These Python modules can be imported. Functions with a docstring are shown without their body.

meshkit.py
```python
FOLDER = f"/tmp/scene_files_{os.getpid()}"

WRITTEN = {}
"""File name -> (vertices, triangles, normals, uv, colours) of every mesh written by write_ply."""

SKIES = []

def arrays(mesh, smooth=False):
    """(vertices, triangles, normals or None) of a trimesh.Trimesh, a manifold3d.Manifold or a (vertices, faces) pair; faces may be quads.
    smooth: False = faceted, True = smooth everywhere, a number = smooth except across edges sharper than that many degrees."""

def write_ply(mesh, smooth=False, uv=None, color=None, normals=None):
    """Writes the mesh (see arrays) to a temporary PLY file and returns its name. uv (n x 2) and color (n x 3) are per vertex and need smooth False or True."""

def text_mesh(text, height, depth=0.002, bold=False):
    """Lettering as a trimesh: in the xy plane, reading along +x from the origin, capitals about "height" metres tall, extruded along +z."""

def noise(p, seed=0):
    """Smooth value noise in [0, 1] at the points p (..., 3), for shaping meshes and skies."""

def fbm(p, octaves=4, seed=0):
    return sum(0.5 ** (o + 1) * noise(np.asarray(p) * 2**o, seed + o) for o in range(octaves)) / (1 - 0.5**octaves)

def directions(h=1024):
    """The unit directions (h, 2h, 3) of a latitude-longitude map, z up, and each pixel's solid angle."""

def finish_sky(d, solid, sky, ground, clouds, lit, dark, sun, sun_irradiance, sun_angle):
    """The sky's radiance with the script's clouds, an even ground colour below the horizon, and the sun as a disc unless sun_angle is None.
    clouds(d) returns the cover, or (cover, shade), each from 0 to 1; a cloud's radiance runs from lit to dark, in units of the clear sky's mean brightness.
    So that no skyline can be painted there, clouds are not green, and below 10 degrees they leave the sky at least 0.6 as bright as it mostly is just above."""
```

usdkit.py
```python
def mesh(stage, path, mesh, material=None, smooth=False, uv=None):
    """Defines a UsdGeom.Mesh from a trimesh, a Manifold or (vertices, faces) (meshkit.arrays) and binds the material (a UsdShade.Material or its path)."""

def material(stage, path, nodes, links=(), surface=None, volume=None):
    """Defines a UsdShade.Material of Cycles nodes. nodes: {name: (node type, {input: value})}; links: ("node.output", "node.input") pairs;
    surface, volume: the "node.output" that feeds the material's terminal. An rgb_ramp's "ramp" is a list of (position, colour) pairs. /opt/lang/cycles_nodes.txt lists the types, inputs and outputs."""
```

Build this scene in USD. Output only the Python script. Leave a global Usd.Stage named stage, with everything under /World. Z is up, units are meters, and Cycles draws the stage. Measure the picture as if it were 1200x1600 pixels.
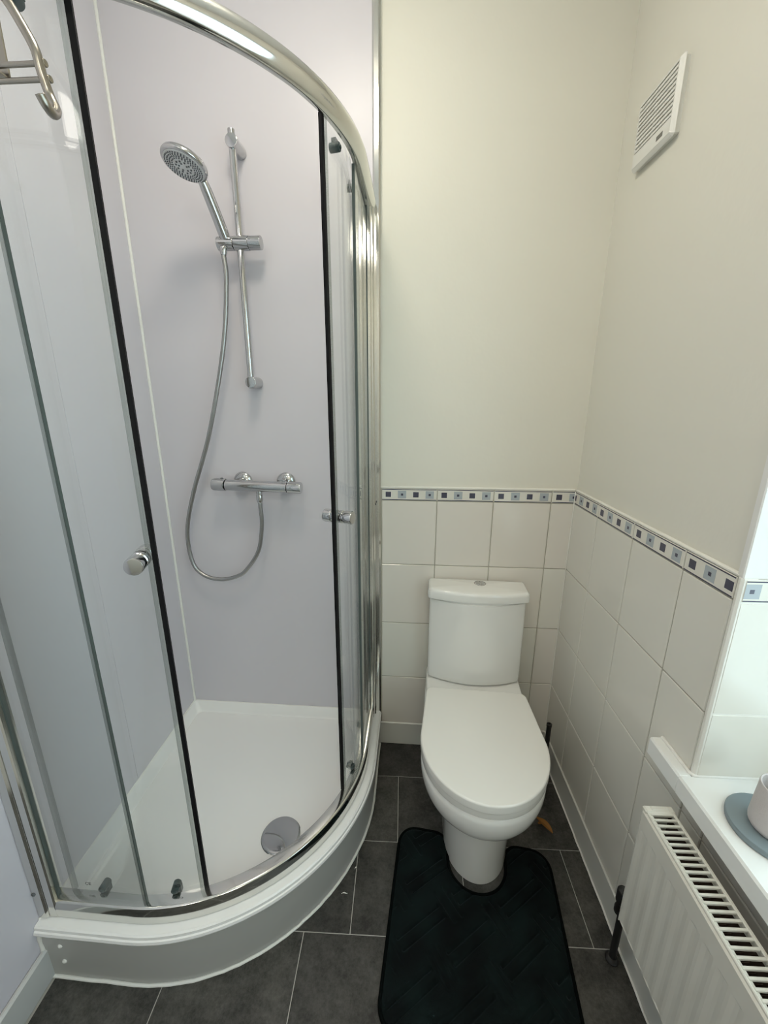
import math
import numpy as np
import trimesh
import shapely
from shapely.geometry import Polygon
from pxr import Usd, UsdGeom, UsdLux, UsdShade, Sdf, Gf
import usdkit
import meshkit

rng = np.random.default_rng(7)
stage = Usd.Stage.CreateInMemory()
UsdGeom.SetStageUpAxis(stage, UsdGeom.Tokens.z)
UsdGeom.SetStageMetersPerUnit(stage, 1.0)
UsdGeom.Xform.Define(stage, '/World')
UsdGeom.Scope.Define(stage, '/World/Looks')

# ------------------------------------------------------------------ camera
FPX, PITCH, YAW, ROLL = 637.6, 0.2674, -0.0739, 0.0016
CAM = np.array([-0.5694, -1.4493, 1.4407])
fw = np.array([np.sin(YAW) * np.cos(PITCH), np.cos(YAW) * np.cos(PITCH), -np.sin(PITCH)])
rt = np.array([np.cos(YAW), -np.sin(YAW), 0.0])
up = np.cross(rt, fw)
rt, up = rt * np.cos(ROLL) + up * np.sin(ROLL), -rt * np.sin(ROLL) + up * np.cos(ROLL)
cam = UsdGeom.Camera.Define(stage, '/World/camera')
M4 = Gf.Matrix4d(*[float(v) for v in (*rt, 0, *up, 0, *(-fw), 0, *CAM, 1)])
cam.AddTransformOp().Set(M4)
cam.CreateHorizontalApertureAttr(36.0)
cam.CreateFocalLengthAttr(36.0 * FPX / 1200.0)
cam.CreateClippingRangeAttr((0.02, 100.0))
cam.CreateExposureAttr(0.27)

# ------------------------------------------------------------------ daylight through the window, lamp levels
SKY_COLOR, SKY_LEVEL = (0.72, 0.90, 0.955), 0.86
LAMP_COLOR, LAMP_LEVEL = (1.0, 0.92, 0.775), 28.0
LAMP2_COLOR, LAMP2_LEVEL = (1.0, 0.95, 0.86), 5.5
LAMP3_COLOR, LAMP3_LEVEL = (1.0, 0.925, 0.78), 11.0  # third lamp is added only to lift the ambient light
dome = UsdLux.DomeLight.Define(stage, '/World/sky')
dome.CreateColorAttr(Gf.Vec3f(*SKY_COLOR))
dome.CreateIntensityAttr(SKY_LEVEL)


# ------------------------------------------------------------------ scene helpers
used = {}


def numbered(path):
    n = used.get(path, 0)
    used[path] = n + 1
    return path if n == 0 else f'{path}_{n:03d}'


ORIGIN = {}


def thing(name, label, cat, loc=(0, 0, 0), group=None, kind=None):
    path = numbered('/World/' + name)
    x = UsdGeom.Xform.Define(stage, path)
    x.AddTranslateOp().Set(Gf.Vec3d(*map(float, loc)))
    p = x.GetPrim()
    tag(p, label, cat, group, kind)
    ORIGIN[path] = np.array(loc, float)
    return path


def tag(p, label=None, cat=None, group=None, kind=None):
    for k, v in (('label', label), ('category', cat), ('group', group), ('kind', kind)):
        if v:
            p.SetCustomDataByKey(k, v)


def part(name, mesh, mat, parent, smooth=False, label=None, kind=None):
    """mesh in world coordinates; parent is a path of a thing, of the setting or of a part."""
    path = numbered(parent + '/' + name)
    root = '/'.join(path.split('/')[:3])
    v, f, n = meshkit.arrays(mesh, smooth)
    v = v - ORIGIN.get(root, 0)
    m = usdkit.mesh(stage, path, (v, f), '/World/Looks/' + mat)
    if n is not None:
        from pxr import Vt
        m.CreateNormalsAttr(Vt.Vec3fArray.FromNumpy(n.astype(np.float32)))
        m.SetNormalsInterpolation('vertex')
    tag(m.GetPrim(), label=label, kind=kind)
    return path


def struct(name, mesh, mat, label, cat=None, smooth=False):
    path = part(name, mesh, mat, '/World', smooth)
    tag(stage.GetPrimAtPath(path), label, cat or name.split('_')[0], kind='structure')
    return path


def cat_(ms):
    return trimesh.util.concatenate([trimesh.Trimesh(np.asarray(m.vertices), np.asarray(m.faces), process=False) for m in ms])


def tm(v, f):
    f = np.asarray(f)
    if f.shape[1] == 4:
        f = np.vstack([f[:, [0, 1, 2]], f[:, [0, 2, 3]]])
    return trimesh.Trimesh(np.asarray(v, float), f, process=False)


def rbox(lo, hi, c=0.002):
    """box with chamfered edges (24 corners)."""
    lo, hi = np.minimum(lo, hi).astype(float), np.maximum(lo, hi).astype(float)
    c = min(c, *((hi - lo) * 0.45))
    P = []
    for s in np.ndindex(2, 2, 2):
        base = np.where(s, hi, lo)
        d = np.where(s, -c, c)
        for k in range(3):
            q = base + d
            q[k] = base[k]
            P.append(q)
    m = trimesh.convex.convex_hull(np.array(P))
    return m


def plate(lo, hi, c=0.0015):
    """shallow tile whose front (+y side of local 'off' axis = index 1) edges are chamfered: in (a, off, z)."""
    return rbox(lo, hi, c)


def tube(path, r, sides=14, caps=True):
    p = np.asarray(path, float)
    t = np.gradient(p, axis=0)
    t /= np.linalg.norm(t, axis=1, keepdims=True)
    a = np.cross(t[0], [0, 0, 1.0] if abs(t[0][2]) < 0.9 else [1.0, 0, 0])
    a /= np.linalg.norm(a)
    A = []
    for k in range(len(p)):
        a = a - t[k] * (a @ t[k])
        a /= np.linalg.norm(a)
        A.append(a.copy())
    A = np.array(A)
    B = np.cross(t, A)
    ang = np.arange(sides) * 2 * np.pi / sides
    r = np.broadcast_to(r, (len(p),))
    v = p[:, None] + r[:, None, None] * (np.cos(ang)[None, :, None] * A[:, None] + np.sin(ang)[None, :, None] * B[:, None])
    return loft(v, caps)


def loft(rings, caps=True, close_rows=False):
    """rings (n, m, 3): closed rings joined in order; caps close the ends with fans."""
    rings = np.asarray(rings, float)
    n, m = rings.shape[:2]
    v = rings.reshape(-1, 3)
    i, j = np.meshgrid(np.arange(n - 1), np.arange(m), indexing='ij')
    q = np.stack([i * m + j, i * m + (j + 1) % m, (i + 1) * m + (j + 1) % m, (i + 1) * m + j], -1).reshape(-1, 4)
    f = np.vstack([q[:, [0, 1, 2]], q[:, [0, 2, 3]]])
    if caps:
        v = np.vstack([v, rings[0].mean(0), rings[-1].mean(0)])
        c0, c1 = n * m, n * m + 1
        j = np.arange(m)
        f = np.vstack([f, np.stack([(j + 1) % m, j, np.full(m, c0)], 1), np.stack([(n - 1) * m + j, (n - 1) * m + (j + 1) % m, np.full(m, c1)], 1)])
    t = trimesh.Trimesh(v, f, process=False)
    if caps and t.volume < 0:
        t.invert()
    return t


def frame_of(d):
    d = np.asarray(d, float)
    d = d / np.linalg.norm(d)
    a = np.cross(d, [0, 0, 1.0] if abs(d[2]) < 0.9 else [1.0, 0, 0])
    a /= np.linalg.norm(a)
    return a, np.cross(d, a), d


def lathe(profile, origin, axis, sides=40, caps=True):
    """profile: (radius, height along axis) pairs."""
    a, b, d = frame_of(axis)
    ang = np.arange(sides) * 2 * np.pi / sides
    c = np.cos(ang)[:, None] * a + np.sin(ang)[:, None] * b
    rings = [np.asarray(origin) + r * c + h * d for r, h in profile]
    return loft(rings, caps)


def cyl(p, q, r, c=0.0015, sides=32):
    p, q = np.asarray(p, float), np.asarray(q, float)
    L = np.linalg.norm(q - p)
    c = min(c, r * .4, L * .4)
    return lathe([(r - c, 0), (r - .3 * c, .3 * c), (r, c), (r, L - c), (r - .3 * c, L - .3 * c), (r - c, L)], p, q - p, sides)


def catmull(P, n=12):
    P = np.asarray(P, float)
    Q = np.vstack([2 * P[0] - P[1], P, 2 * P[-1] - P[-2]])
    out = []
    for i in range(1, len(Q) - 2):
        for t in np.arange(n) / n:
            out.append(.5 * ((2 * Q[i]) + (-Q[i - 1] + Q[i + 1]) * t + (2 * Q[i - 1] - 5 * Q[i] + 4 * Q[i + 1] - Q[i + 2]) * t * t + (-Q[i - 1] + 3 * Q[i] - 3 * Q[i + 1] + Q[i + 2]) * t ** 3))
    out.append(P[-1])
    return np.array(out)


def resample(poly, n):
    p = np.vstack([poly, poly[:1]])
    s = np.r_[0, np.cumsum(np.linalg.norm(np.diff(p, axis=0), axis=1))]
    t = np.linspace(0, s[-1], n, endpoint=False)
    return np.stack([np.interp(t, s, p[:, k]) for k in range(2)], 1)


def round_poly(pts, r, n):
    g = Polygon(pts).buffer(-r, quad_segs=16).buffer(r, quad_segs=16)
    c = np.array(g.exterior.coords)[:-1]
    if g.exterior.is_ccw is False:
        c = c[::-1]
    return resample(c, n)


def slab(pts, layers, fn, dome=0.0):
    """stack of rings of a 2-D outline, each (inset, z), mapped to world by fn(u, v, z); closed at both ends by concentric rings."""
    pts = np.asarray(pts, float)
    d = np.roll(pts, -1, 0) - np.roll(pts, 1, 0)
    nrm = np.stack([-d[:, 1], d[:, 0]], 1)
    nrm /= np.linalg.norm(nrm, axis=1, keepdims=True)      # inward for ccw
    c = pts.mean(0)
    rings = []

    def add(p, z):
        rings.append(fn(p[:, 0], p[:, 1], np.full(len(p), z)))
    i0, z0 = layers[0]
    p0 = pts + nrm * i0
    for s in (0.02, 0.5):
        add(c + (p0 - c) * s, z0)
    for i, z in layers:
        add(pts + nrm * i, z)
    i1, z1 = layers[-1]
    p1 = pts + nrm * i1
    for s in (0.85, 0.6, 0.3, 0.02):
        add(c + (p1 - c) * s, z1 + dome * (1 - s * s))
    return loft(rings, True)


# local frames -------------------------------------------------------
TH = 0.0291


def RW(m):
    """mesh in right-wall coordinates (D along the wall towards the camera, off into the room, z) to world."""
    v = np.asarray(m.vertices)
    D, o, z = v.T
    w = np.stack([np.sin(TH) * D - np.cos(TH) * o, -np.cos(TH) * D - np.sin(TH) * o, z], 1)
    t = trimesh.Trimesh(w, np.asarray(m.faces), process=False)
    return fix(t, m)


def fix(t, m):
    return t


def RWp(D, o, z):
    return np.array([np.sin(TH) * D - np.cos(TH) * o, -np.cos(TH) * D - np.sin(TH) * o, z])


def BW(m):
    """(X, off into the room, z) on the back wall."""
    v = np.asarray(m.vertices).copy()
    v[:, 1] *= -1
    t = trimesh.Trimesh(v, np.asarray(m.faces)[:, ::-1], process=False)
    return t


def LW(m):
    """(D, off, z) on the left wall."""
    v = np.asarray(m.vertices)
    w = np.stack([-1.508 + .03 * v[:, 0] + v[:, 1], -v[:, 0], v[:, 2]], 1)
    return trimesh.Trimesh(w, np.asarray(m.faces)[:, ::-1], process=False)


# ------------------------------------------------------------------ materials
def mat(name, nodes, links=(), surface='p.BSDF'):
    usdkit.material(stage, '/World/Looks/' + name, nodes, links, surface=surface)


def plain(name, col, rough=.4, metal=0.0, bump=None, var=None, **kw):
    nodes = {'p': ('principled_bsdf', dict(base_color=col, roughness=rough, metallic=metal, **kw))}
    links = []
    if bump or var:
        nodes['g'] = ('texture_coordinate', {})
    if bump:
        sc, st, dist = bump
        nodes['n'] = ('noise_texture', {'scale': sc, 'detail': 3.0})
        nodes['b'] = ('bump', {'strength': st, 'distance': dist})
        links += [('g.object', 'n.vector'), ('n.fac', 'b.height'), ('b.normal', 'p.normal')]
    if var:
        sc, c2, lo, hi = var
        nodes['m'] = ('noise_texture', {'scale': sc, 'detail': 5.0, 'roughness': .6})
        nodes['r'] = ('rgb_ramp', {'ramp': [(lo, col), (hi, c2)]})
        links += [('g.object', 'm.vector'), ('m.fac', 'r.fac'), ('r.color', 'p.base_color')]
    mat(name, nodes, links)


plain('plaster', (.76, .745, .66), .55, bump=(55, .12, .004))
plain('plaster_reveal', (.80, .80, .77), .5, bump=(60, .1, .003))
plain('ceiling_paint', (.88, .87, .84), .7)
plain('tile_glaze', (.74, .725, .655), .10, bump=(9, .10, .01))
plain('tile_glaze_warm', (.745, .71, .645), .10, bump=(9, .10, .01))
plain('grout', (.43, .41, .34), .85)
plain('bead', (.80, .79, .73), .35)
plain('print_dark', (.065, .066, .10), .25)
plain('print_blue', (.40, .445, .475), .2)
plain('lilac_panel', (.645, .625, .665), .34, specular_ior_level=.35, bump=(70, .03, .002))
plain('lilac_wall', (.64, .625, .685), .45, bump=(60, .12, .003))
plain('sealant', (.82, .82, .78), .35, bump=(60, .2, .003))
plain('skirting_paint', (.66, .66, .61), .3)
plain('floor_grout', (.46, .45, .42), .85)
for i, (a, b) in enumerate([((.018, .018, .016), (.085, .083, .074)), ((.022, .022, .020), (.098, .095, .085)), ((.015, .015, .014), (.074, .072, .065))]):
    nodes = {'g': ('texture_coordinate', {}), 'm': ('noise_texture', {'scale': 11.0 + i, 'detail': 9.0, 'roughness': .72}),
             'm2': ('noise_texture', {'scale': 120.0, 'detail': 4.0, 'roughness': .7}),
             'x': ('mix', {'mix_type': 'mix', 'fac': .30}), 'r': ('rgb_ramp', {'ramp': [(.40, a), (.62, b)]}),
             'b': ('bump', {'strength': .12, 'distance': .002}), 'p': ('principled_bsdf', {'roughness': .42})}
    mat(f'slate_tile_{i}', nodes, [('g.object', 'm.vector'), ('g.object', 'm2.vector'), ('m.fac', 'x.color1'), ('m2.fac', 'x.color2'), ('x.color', 'r.fac'),
                                   ('r.color', 'p.base_color'), ('m2.fac', 'b.height'), ('b.normal', 'p.normal')])
plain('ceramic', (.80, .80, .765), .07, coat_weight=.3)
plain('seat_plastic', (.80, .795, .75), .16)
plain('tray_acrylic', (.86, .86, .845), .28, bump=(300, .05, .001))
plain('tray_panel', (.43, .43, .41), .35)  # base colour lowered to stand in for shade on the curved front
plain('chrome', (.56, .565, .57), .06, 1.0)
plain('chrome_rail', (.70, .70, .67), .10, 1.0)
plain('brushed', (.36, .335, .29), .26, 1.0)
plain('hose_metal', (.42, .42, .41), .25, 1.0, bump=(900, .3, .001))
plain('spray_plastic', (.68, .69, .69), .35)
plain('nozzle', (.13, .14, .15), .5)
plain('black_seal', (.004, .004, .005), .6, specular_ior_level=.2)
plain('grey_seal', (.075, .095, .09), .4, specular_ior_level=.3)
plain('dark_plastic', (.03, .05, .05), .4)
plain('white_plastic', (.79, .79, .745), .3)
plain('fan_grey', (.30, .30, .275), .5)
plain('fan_dark', (.045, .048, .040), .6)
plain('badge', (.16, .16, .14), .4)
plain('radiator_enamel', (.66, .65, .585), .33)
plain('convector_rust', (.055, .035, .025), .85)  # dirty brown, darkened further so the radiator slots read as shade
plain('pipe_black', (.012, .012, .012), .5)
plain('sill_gloss', (.82, .84, .82), .25)
plain('sill_edge', (.60, .60, .565), .35)
plain('dish_blue', (.20, .25, .27), .5, bump=(200, .1, .001))
plain('cup_stone', (.58, .545, .53), .7, bump=(260, .35, .002))
plain('leaf_brown', (.30, .13, .025), .6)
plain('upvc', (.83, .84, .84), .3)
plain('door_paint', (.75, .74, .70), .4)
# plush mat: dark green pile with a soft sheen
mat('plush', {'g': ('texture_coordinate', {}), 'n': ('noise_texture', {'scale': 14.0, 'detail': 4.0}), 'n2': ('noise_texture', {'scale': 700.0, 'detail': 2.0}),
              'r': ('rgb_ramp', {'ramp': [(.35, (.0018, .0034, .0038)), (.7, (.0045, .0115, .0112))]}),
              'b': ('bump', {'strength': .5, 'distance': .002}),
              'p': ('principled_bsdf', {'roughness': .9, 'specular_ior_level': .15, 'sheen_weight': .09, 'sheen_roughness': .4, 'sheen_tint': (.5, .75, .8)})},
    [('g.object', 'n.vector'), ('g.object', 'n2.vector'), ('n.fac', 'r.fac'), ('r.color', 'p.base_color'), ('n2.fac', 'b.height'), ('b.normal', 'p.normal')])
plain('mat_binding', (.0015, .003, .003), .9, specular_ior_level=.08)


def pane(name, tint, f0=.04, rough=0.0, haze=0.0, hazecol=(.8, .85, .85)):
    nodes = {'l': ('layer_weight', {'blend': .5}), 'pw': ('math', {'math_type': 'power', 'value2': 5.0}),
             'ma': ('math', {'math_type': 'multiply_add', 'value2': 1 - f0, 'value3': f0, 'use_clamp': True}),
             't': ('transparent_bsdf', {'color': tint}), 'gl': ('glossy_bsdf', {'color': (1, 1, 1), 'roughness': rough}),
             'mx': ('mix_closure', {})}
    links = [('l.facing', 'pw.value1'), ('pw.value', 'ma.value1'), ('ma.value', 'mx.fac')]
    if haze:
        nodes['d'] = ('diffuse_bsdf', {'color': hazecol})
        nodes['mh'] = ('mix_closure', {'fac': haze})
        links += [('t.BSDF', 'mh.closure1'), ('d.BSDF', 'mh.closure2'), ('mh.closure', 'mx.closure1')]
    else:
        links += [('t.BSDF', 'mx.closure1')]
    links += [('gl.BSDF', 'mx.closure2')]
    mat(name, nodes, links, 'mx.closure')


pane('shower_glass', (.972, .985, .981), .035, 0.0, .022)
pane('window_glass', (.97, .98, .98), .04)
pane('clear_strip', (.80, .82, .81), .05, .1, .08, (.5, .55, .55))


def lamp_mat(name, col, s):
    mat(name, {'e': ('emission', {'color': col, 'strength': s})}, [], 'e.emission')


lamp_mat('lamp_glow', LAMP_COLOR, LAMP_LEVEL)
lamp_mat('lamp_glow_dim', LAMP2_COLOR, LAMP2_LEVEL)
lamp_mat('lamp_glow_rear', LAMP3_COLOR, LAMP3_LEVEL)

# ------------------------------------------------------------------ setting
CEIL, FRONT = 2.66, -3.0
ZB, HB, TW, TR = 1.0870, 0.0457, 0.2020, 0.25        # border bottom, border height, tile width, tile row
DW = 0.729                                           # where the window recess begins on the right wall
DW2 = 2.35
SILL, HEAD = 0.69, 2.15
REC = 0.20

# back wall: plaster core, tiles, border, shower panel
wb = struct('wall_back', BW(rbox((-1.62, -.15, 0), (.12, -.008, CEIL), .0)), 'plaster',
            'cream plastered back wall behind the toilet and the shower, tiled white up to a blue-dotted border')
part('grout_bed', BW(rbox((-.70, -.05, .0), (.0, -.0030, ZB + HB), .0)), 'grout', wb)


def tile_run(wall, conv, spans, z0, z1, mats=('tile_glaze',), gap=.0015):
    for a, b in spans:
        part('tile', conv(rbox((a + gap, -.006, z0 + gap), (b - gap, 0.0, z1 - gap), .0016)), mats[rng.integers(len(mats))], wall)


def border(wall, conv, a, b, start, z0=ZB, z1=ZB + HB, lead=0.0, gap=.0014, seq=('d', 'p', 'd', 'p'), side=1):
    """one border tile: two printed lines and the row of dark and pale squares."""
    t = part('border_tile', conv(rbox((a + gap, -.006, z0 + gap), (b - gap, .0004, z1 - gap), .0014)), 'tile_glaze', wall)
    zc = (z0 + z1) / 2

    def quad(x0, x1, y0, y1, h):
        x0, x1 = max(x0, a + gap + .0012), min(x1, b - gap - .0012)
        return rbox((x0, .0003, y0), (x1, h, y1), .00008) if x1 - x0 > .001 else None
    lines, dark, blue, core = [], [], [], []
    for z in (zc - .0190, zc + .0190):
        lines.append(quad(a + .0025, b - .0025, z - .0013, z + .0013, .0007))
    for k in range(4):
        c = start + .025 + .05 * k
        if c < a - .015 or c > b + .015:
            continue
        if seq[k] == 'd':
            dark.append(quad(c - .0098, c + .0098, zc - .0096, zc + .0096, .0007))
        else:
            blue.append(quad(c - .0150, c + .0150, zc - .0143, zc + .0143, .0006))
            core.append(quad(c - .0040, c + .0040, zc - .0040, zc + .0040, .0008))
    for nm, ms, mt in (('printed_line', lines, 'print_dark'), ('dark_square', dark + core, 'print_dark'), ('pale_square', blue, 'print_blue')):
        ms = [conv(m) for m in ms if m is not None]
        if ms:
            part(nm, cat_(ms), mt, t)


bx = [-.686, -.484, -.282, -.080, 0.0]
spans = list(zip(bx[:-1], bx[1:]))
for r in range(4):
    tile_run(wb, BW, spans, max(ZB - TR * (r + 1), .106), ZB - TR * r, ('tile_glaze', 'tile_glaze_warm'))
for a, b in spans:
    border(wb, BW, a, b, a)
part('top_bead', BW(rbox((-.69, -.009, ZB + HB - .001), (0, .0006, ZB + HB + .0075), .003)), 'bead', wb)
part('shower_panel', BW(rbox((-1.505, -.006, .150), (-.705, .008, CEIL), .001)), 'lilac_panel', wb)
part('panel_trim', BW(cat_([rbox((-.712, -.008, .14), (-.6885, .013, CEIL), .005)])), 'chrome_rail', wb)
part('corner_sealant', tube([(-1.5035, -.011, z) for z in np.linspace(.165, CEIL, 20)], .0052, 8), 'sealant', wb, True)
part('corner_bead', tube([(-.0015, -.0015, z) for z in np.linspace(.0, ZB + HB, 6)], .0022, 8), 'bead', wb, True)

# right wall with the window opening
rw_core = cat_([rbox((-.15, -.30, 0), (DW, -.008, CEIL), 0), rbox((DW, -.30, 0), (DW2, -.008, SILL - .04), 0),
                rbox((DW, -.30, HEAD), (DW2, -.008, CEIL), 0), rbox((DW2, -.30, 0), (3.05, -.008, CEIL), 0)])
wr = struct('wall_right', RW(rw_core), 'plaster', 'off-white right wall with white tiles up to a blue-dotted border and a window recess')
part('grout_bed', RW(rbox((0, -.05, 0), (DW - .001, -.0030, ZB + HB), 0)), 'grout', wr)
part('grout_bed', RW(rbox((DW - .001, -.05, 0), (DW2, -.0030, .64), 0)), 'grout', wr)
rj = [0.0, .178, .380, .582, DW - .008]
spans = list(zip(rj[:-1], rj[1:]))
for r in range(4):
    z1, z0 = ZB - TR * r, max(ZB - TR * (r + 1), .106)
    tile_run(wr, RW, spans, z0, z1, ('tile_glaze',))
    if z0 < .64:
        tile_run(wr, RW, [(.722, .784)] + [(.784 + .202 * k, .986 + .202 * k) for k in range(4)], z0, min(z1, .638))
border(wr, RW, 0.0, .178, -.022)
border(wr, RW, .178, .380, .178)
border(wr, RW, .380, .582, .380)
border(wr, RW, .582, DW - .008, .582)
part('top_bead', RW(rbox((0, -.009, ZB + HB - .001), (DW - .003, .0006, ZB + HB + .0075), .003)), 'bead', wr)
part('edge_trim', RW(rbox((DW - .0090, -.03, SILL), (DW + .004, .0012, ZB + HB + .004), .0040)), 'bead', wr)
# reveal tiles on the side of the recess, facing the camera
def RV(m):
    """(depth into the wall, out towards the camera, z) on the recess side at D = DW."""
    v = np.asarray(m.vertices)
    D, o = DW + v[:, 1], -v[:, 0]
    w = np.stack([np.sin(TH) * D - np.cos(TH) * o, -np.cos(TH) * D - np.sin(TH) * o, v[:, 2]], 1)
    return trimesh.Trimesh(w, np.asarray(m.faces)[:, ::-1], process=False)


part('reveal_grout', RV(rbox((.004, -.004, SILL), (REC, .0042, ZB + HB), 0)), 'bead', wr)
for z0, z1 in ((SILL, .845), (.845, ZB)):
    for a, b in ((.004, .195),):
        part('reveal_tile', RV(rbox((a + .001, -.002, z0 + .0012), (b, .0050, z1 - .0012), .0016)), 'tile_glaze', wr)


def RV5(m):
    v = np.asarray(m.vertices).copy()
    v[:, 1] += .005
    return RV(trimesh.Trimesh(v, np.asarray(m.faces), process=False))


border(wr, RV5, .004, .190, -.006, seq=('p', 'p', 'd', 'p'))
part('reveal_plaster', RV(rbox((.0, -.012, ZB + HB), (REC, .003, HEAD), .002)), 'plaster_reveal', wr)

# left wall
wl = struct('wall_left', LW(rbox((-.15, -.15, 0), (3.05, 0, CEIL), 0)), 'lilac_wall', 'pale lilac left wall, panelled inside the shower')
part('shower_panel', LW(rbox((.006, -.002, .150), (.4025, .0022, CEIL), .0008)), 'lilac_panel', wl)
part('shower_panel', LW(rbox((.4040, -.002, .150), (.765, .0022, CEIL), .0008)), 'lilac_panel', wl)
struct('wall_front', rbox((-1.62, FRONT - .15, 0), (.25, FRONT, CEIL), 0), 'plaster', 'plain cream wall behind the camera', 'wall')
struct('ceiling', rbox((-1.65, FRONT - .1, CEIL), (.4, .15, CEIL + .1), 0), 'ceiling_paint', 'plain white ceiling')

# floor with individual slate-look tiles aligned with the right wall
fl = struct('floor', rbox((-1.62, FRONT - .1, -.12), (.30, .12, -.0018), 0), 'floor_grout', 'dark slate-look floor tiles with thin pale joints')
rows = [-.1045, .1455, .395, .648, .898, 1.148, 1.398]
for r in range(len(rows) - 1):
    off0 = .48 + .13 * r
    k0 = int(math.floor((off0 + .05) / .3345)) + 1
    for k in range(-k0, 5):
        a, b = off0 + .3345 * k, off0 + .3345 * (k + 1)
        lo, hi = max(a, 0.0), min(b, 1.49)
        if hi - lo < .01:
            continue
        g = .0013
        z1 = .0006 * rng.random() - .0003
        D0 = max(rows[r], -.045)
        part('tile', RW(rbox((D0 + g, lo + g, -.006), (rows[r + 1] - g, hi - g, z1), .0006)), f'slate_tile_{rng.integers(3)}', fl)

# skirtings
sk = struct('baseboard_back', BW(cat_([rbox((-.700, -.002, 0), (-.0, .003, .104), .0015), rbox((-.700, -.002, .103), (0, .0055, .1115), .003)])), 'skirting_paint', 'grey-white skirting strip below the back wall tiles', 'skirting')
sk = struct('baseboard_right', RW(cat_([rbox((.0, -.002, 0), (1.8, .003, .104), .0015), rbox((0, -.002, .103), (1.8, .0055, .1115), .003)])), 'skirting_paint', 'grey-white skirting strip below the right wall tiles', 'skirting')
part('floor_sealant', RW(tube(np.stack([np.linspace(0, 1.8, 60), .004 + .0018 * rng.random(60), np.full(60, .001)], 1), .0032, 6)), 'sealant', sk, True)
plain('skirting_lilac', (.56, .57, .565), .35)
struct('baseboard_left', LW(rbox((.80, 0, 0), (2.9, .014, .10), .005)), 'skirting_lilac', 'white painted skirting board on the left wall in front of the shower', 'skirting')

# window in the recess
w1 = struct('window_1', RW(cat_([rbox((DW, -REC - .06, SILL - .03), (DW + .06, -REC, HEAD), .004), rbox((DW2 - .06, -REC - .06, SILL - .03), (DW2, -REC, HEAD), .004),
                                 rbox((DW, -REC - .06, SILL - .03), (DW2, -REC, SILL + .055), .004), rbox((DW, -REC - .06, HEAD - .06), (DW2, -REC, HEAD), .004),
                                 rbox((DW, -REC - .05, 1.42), (DW2, -REC - .004, 1.47), .004)])), 'upvc', 'white framed window in the tiled recess on the right', 'window')
part('pane', RW(rbox((DW + .05, -REC - .034, SILL + .04), (DW2 - .05, -REC - .030, 1.43), .0005)), 'window_glass', w1)
part('pane', RW(rbox((DW + .05, -REC - .034, 1.46), (DW2 - .05, -REC - .030, HEAD - .05), .0005)), 'window_glass', w1)
part('sill', RW(cat_([rbox((DW + .001, -REC, SILL - .046), (DW2, .030, SILL), .004), rbox((.628, .001, SILL - .046), (DW + .006, .030, SILL), .004), rbox((.628, .001, SILL - .062), (DW2 + .1, .012, SILL - .045), .003)])), 'sill_gloss', w1)
part('sill_sealant', RW(tube([(d, .003, SILL + .001) for d in np.linspace(.632, DW - .004, 8)] + [(DW + .003, o, SILL + .001) for o in (-.002, -.01, -.05, -.1, -.15, -.198)], .0042, 8)), 'sealant', w1, True)

# door behind the camera
d1 = struct('door_1', rbox((-.80, FRONT - .02, 0), (-.02, FRONT + .02, 2.0), .004), 'door_paint', 'plain white door behind the camera', 'door')
part('door_handle', cat_([cyl((-.72, FRONT + .018, 1.0), (-.72, FRONT + .06, 1.0), .010), cyl((-.73, FRONT + .055, 1.0), (-.61, FRONT + .055, 1.0), .009)]), 'chrome', d1, 40)

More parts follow.
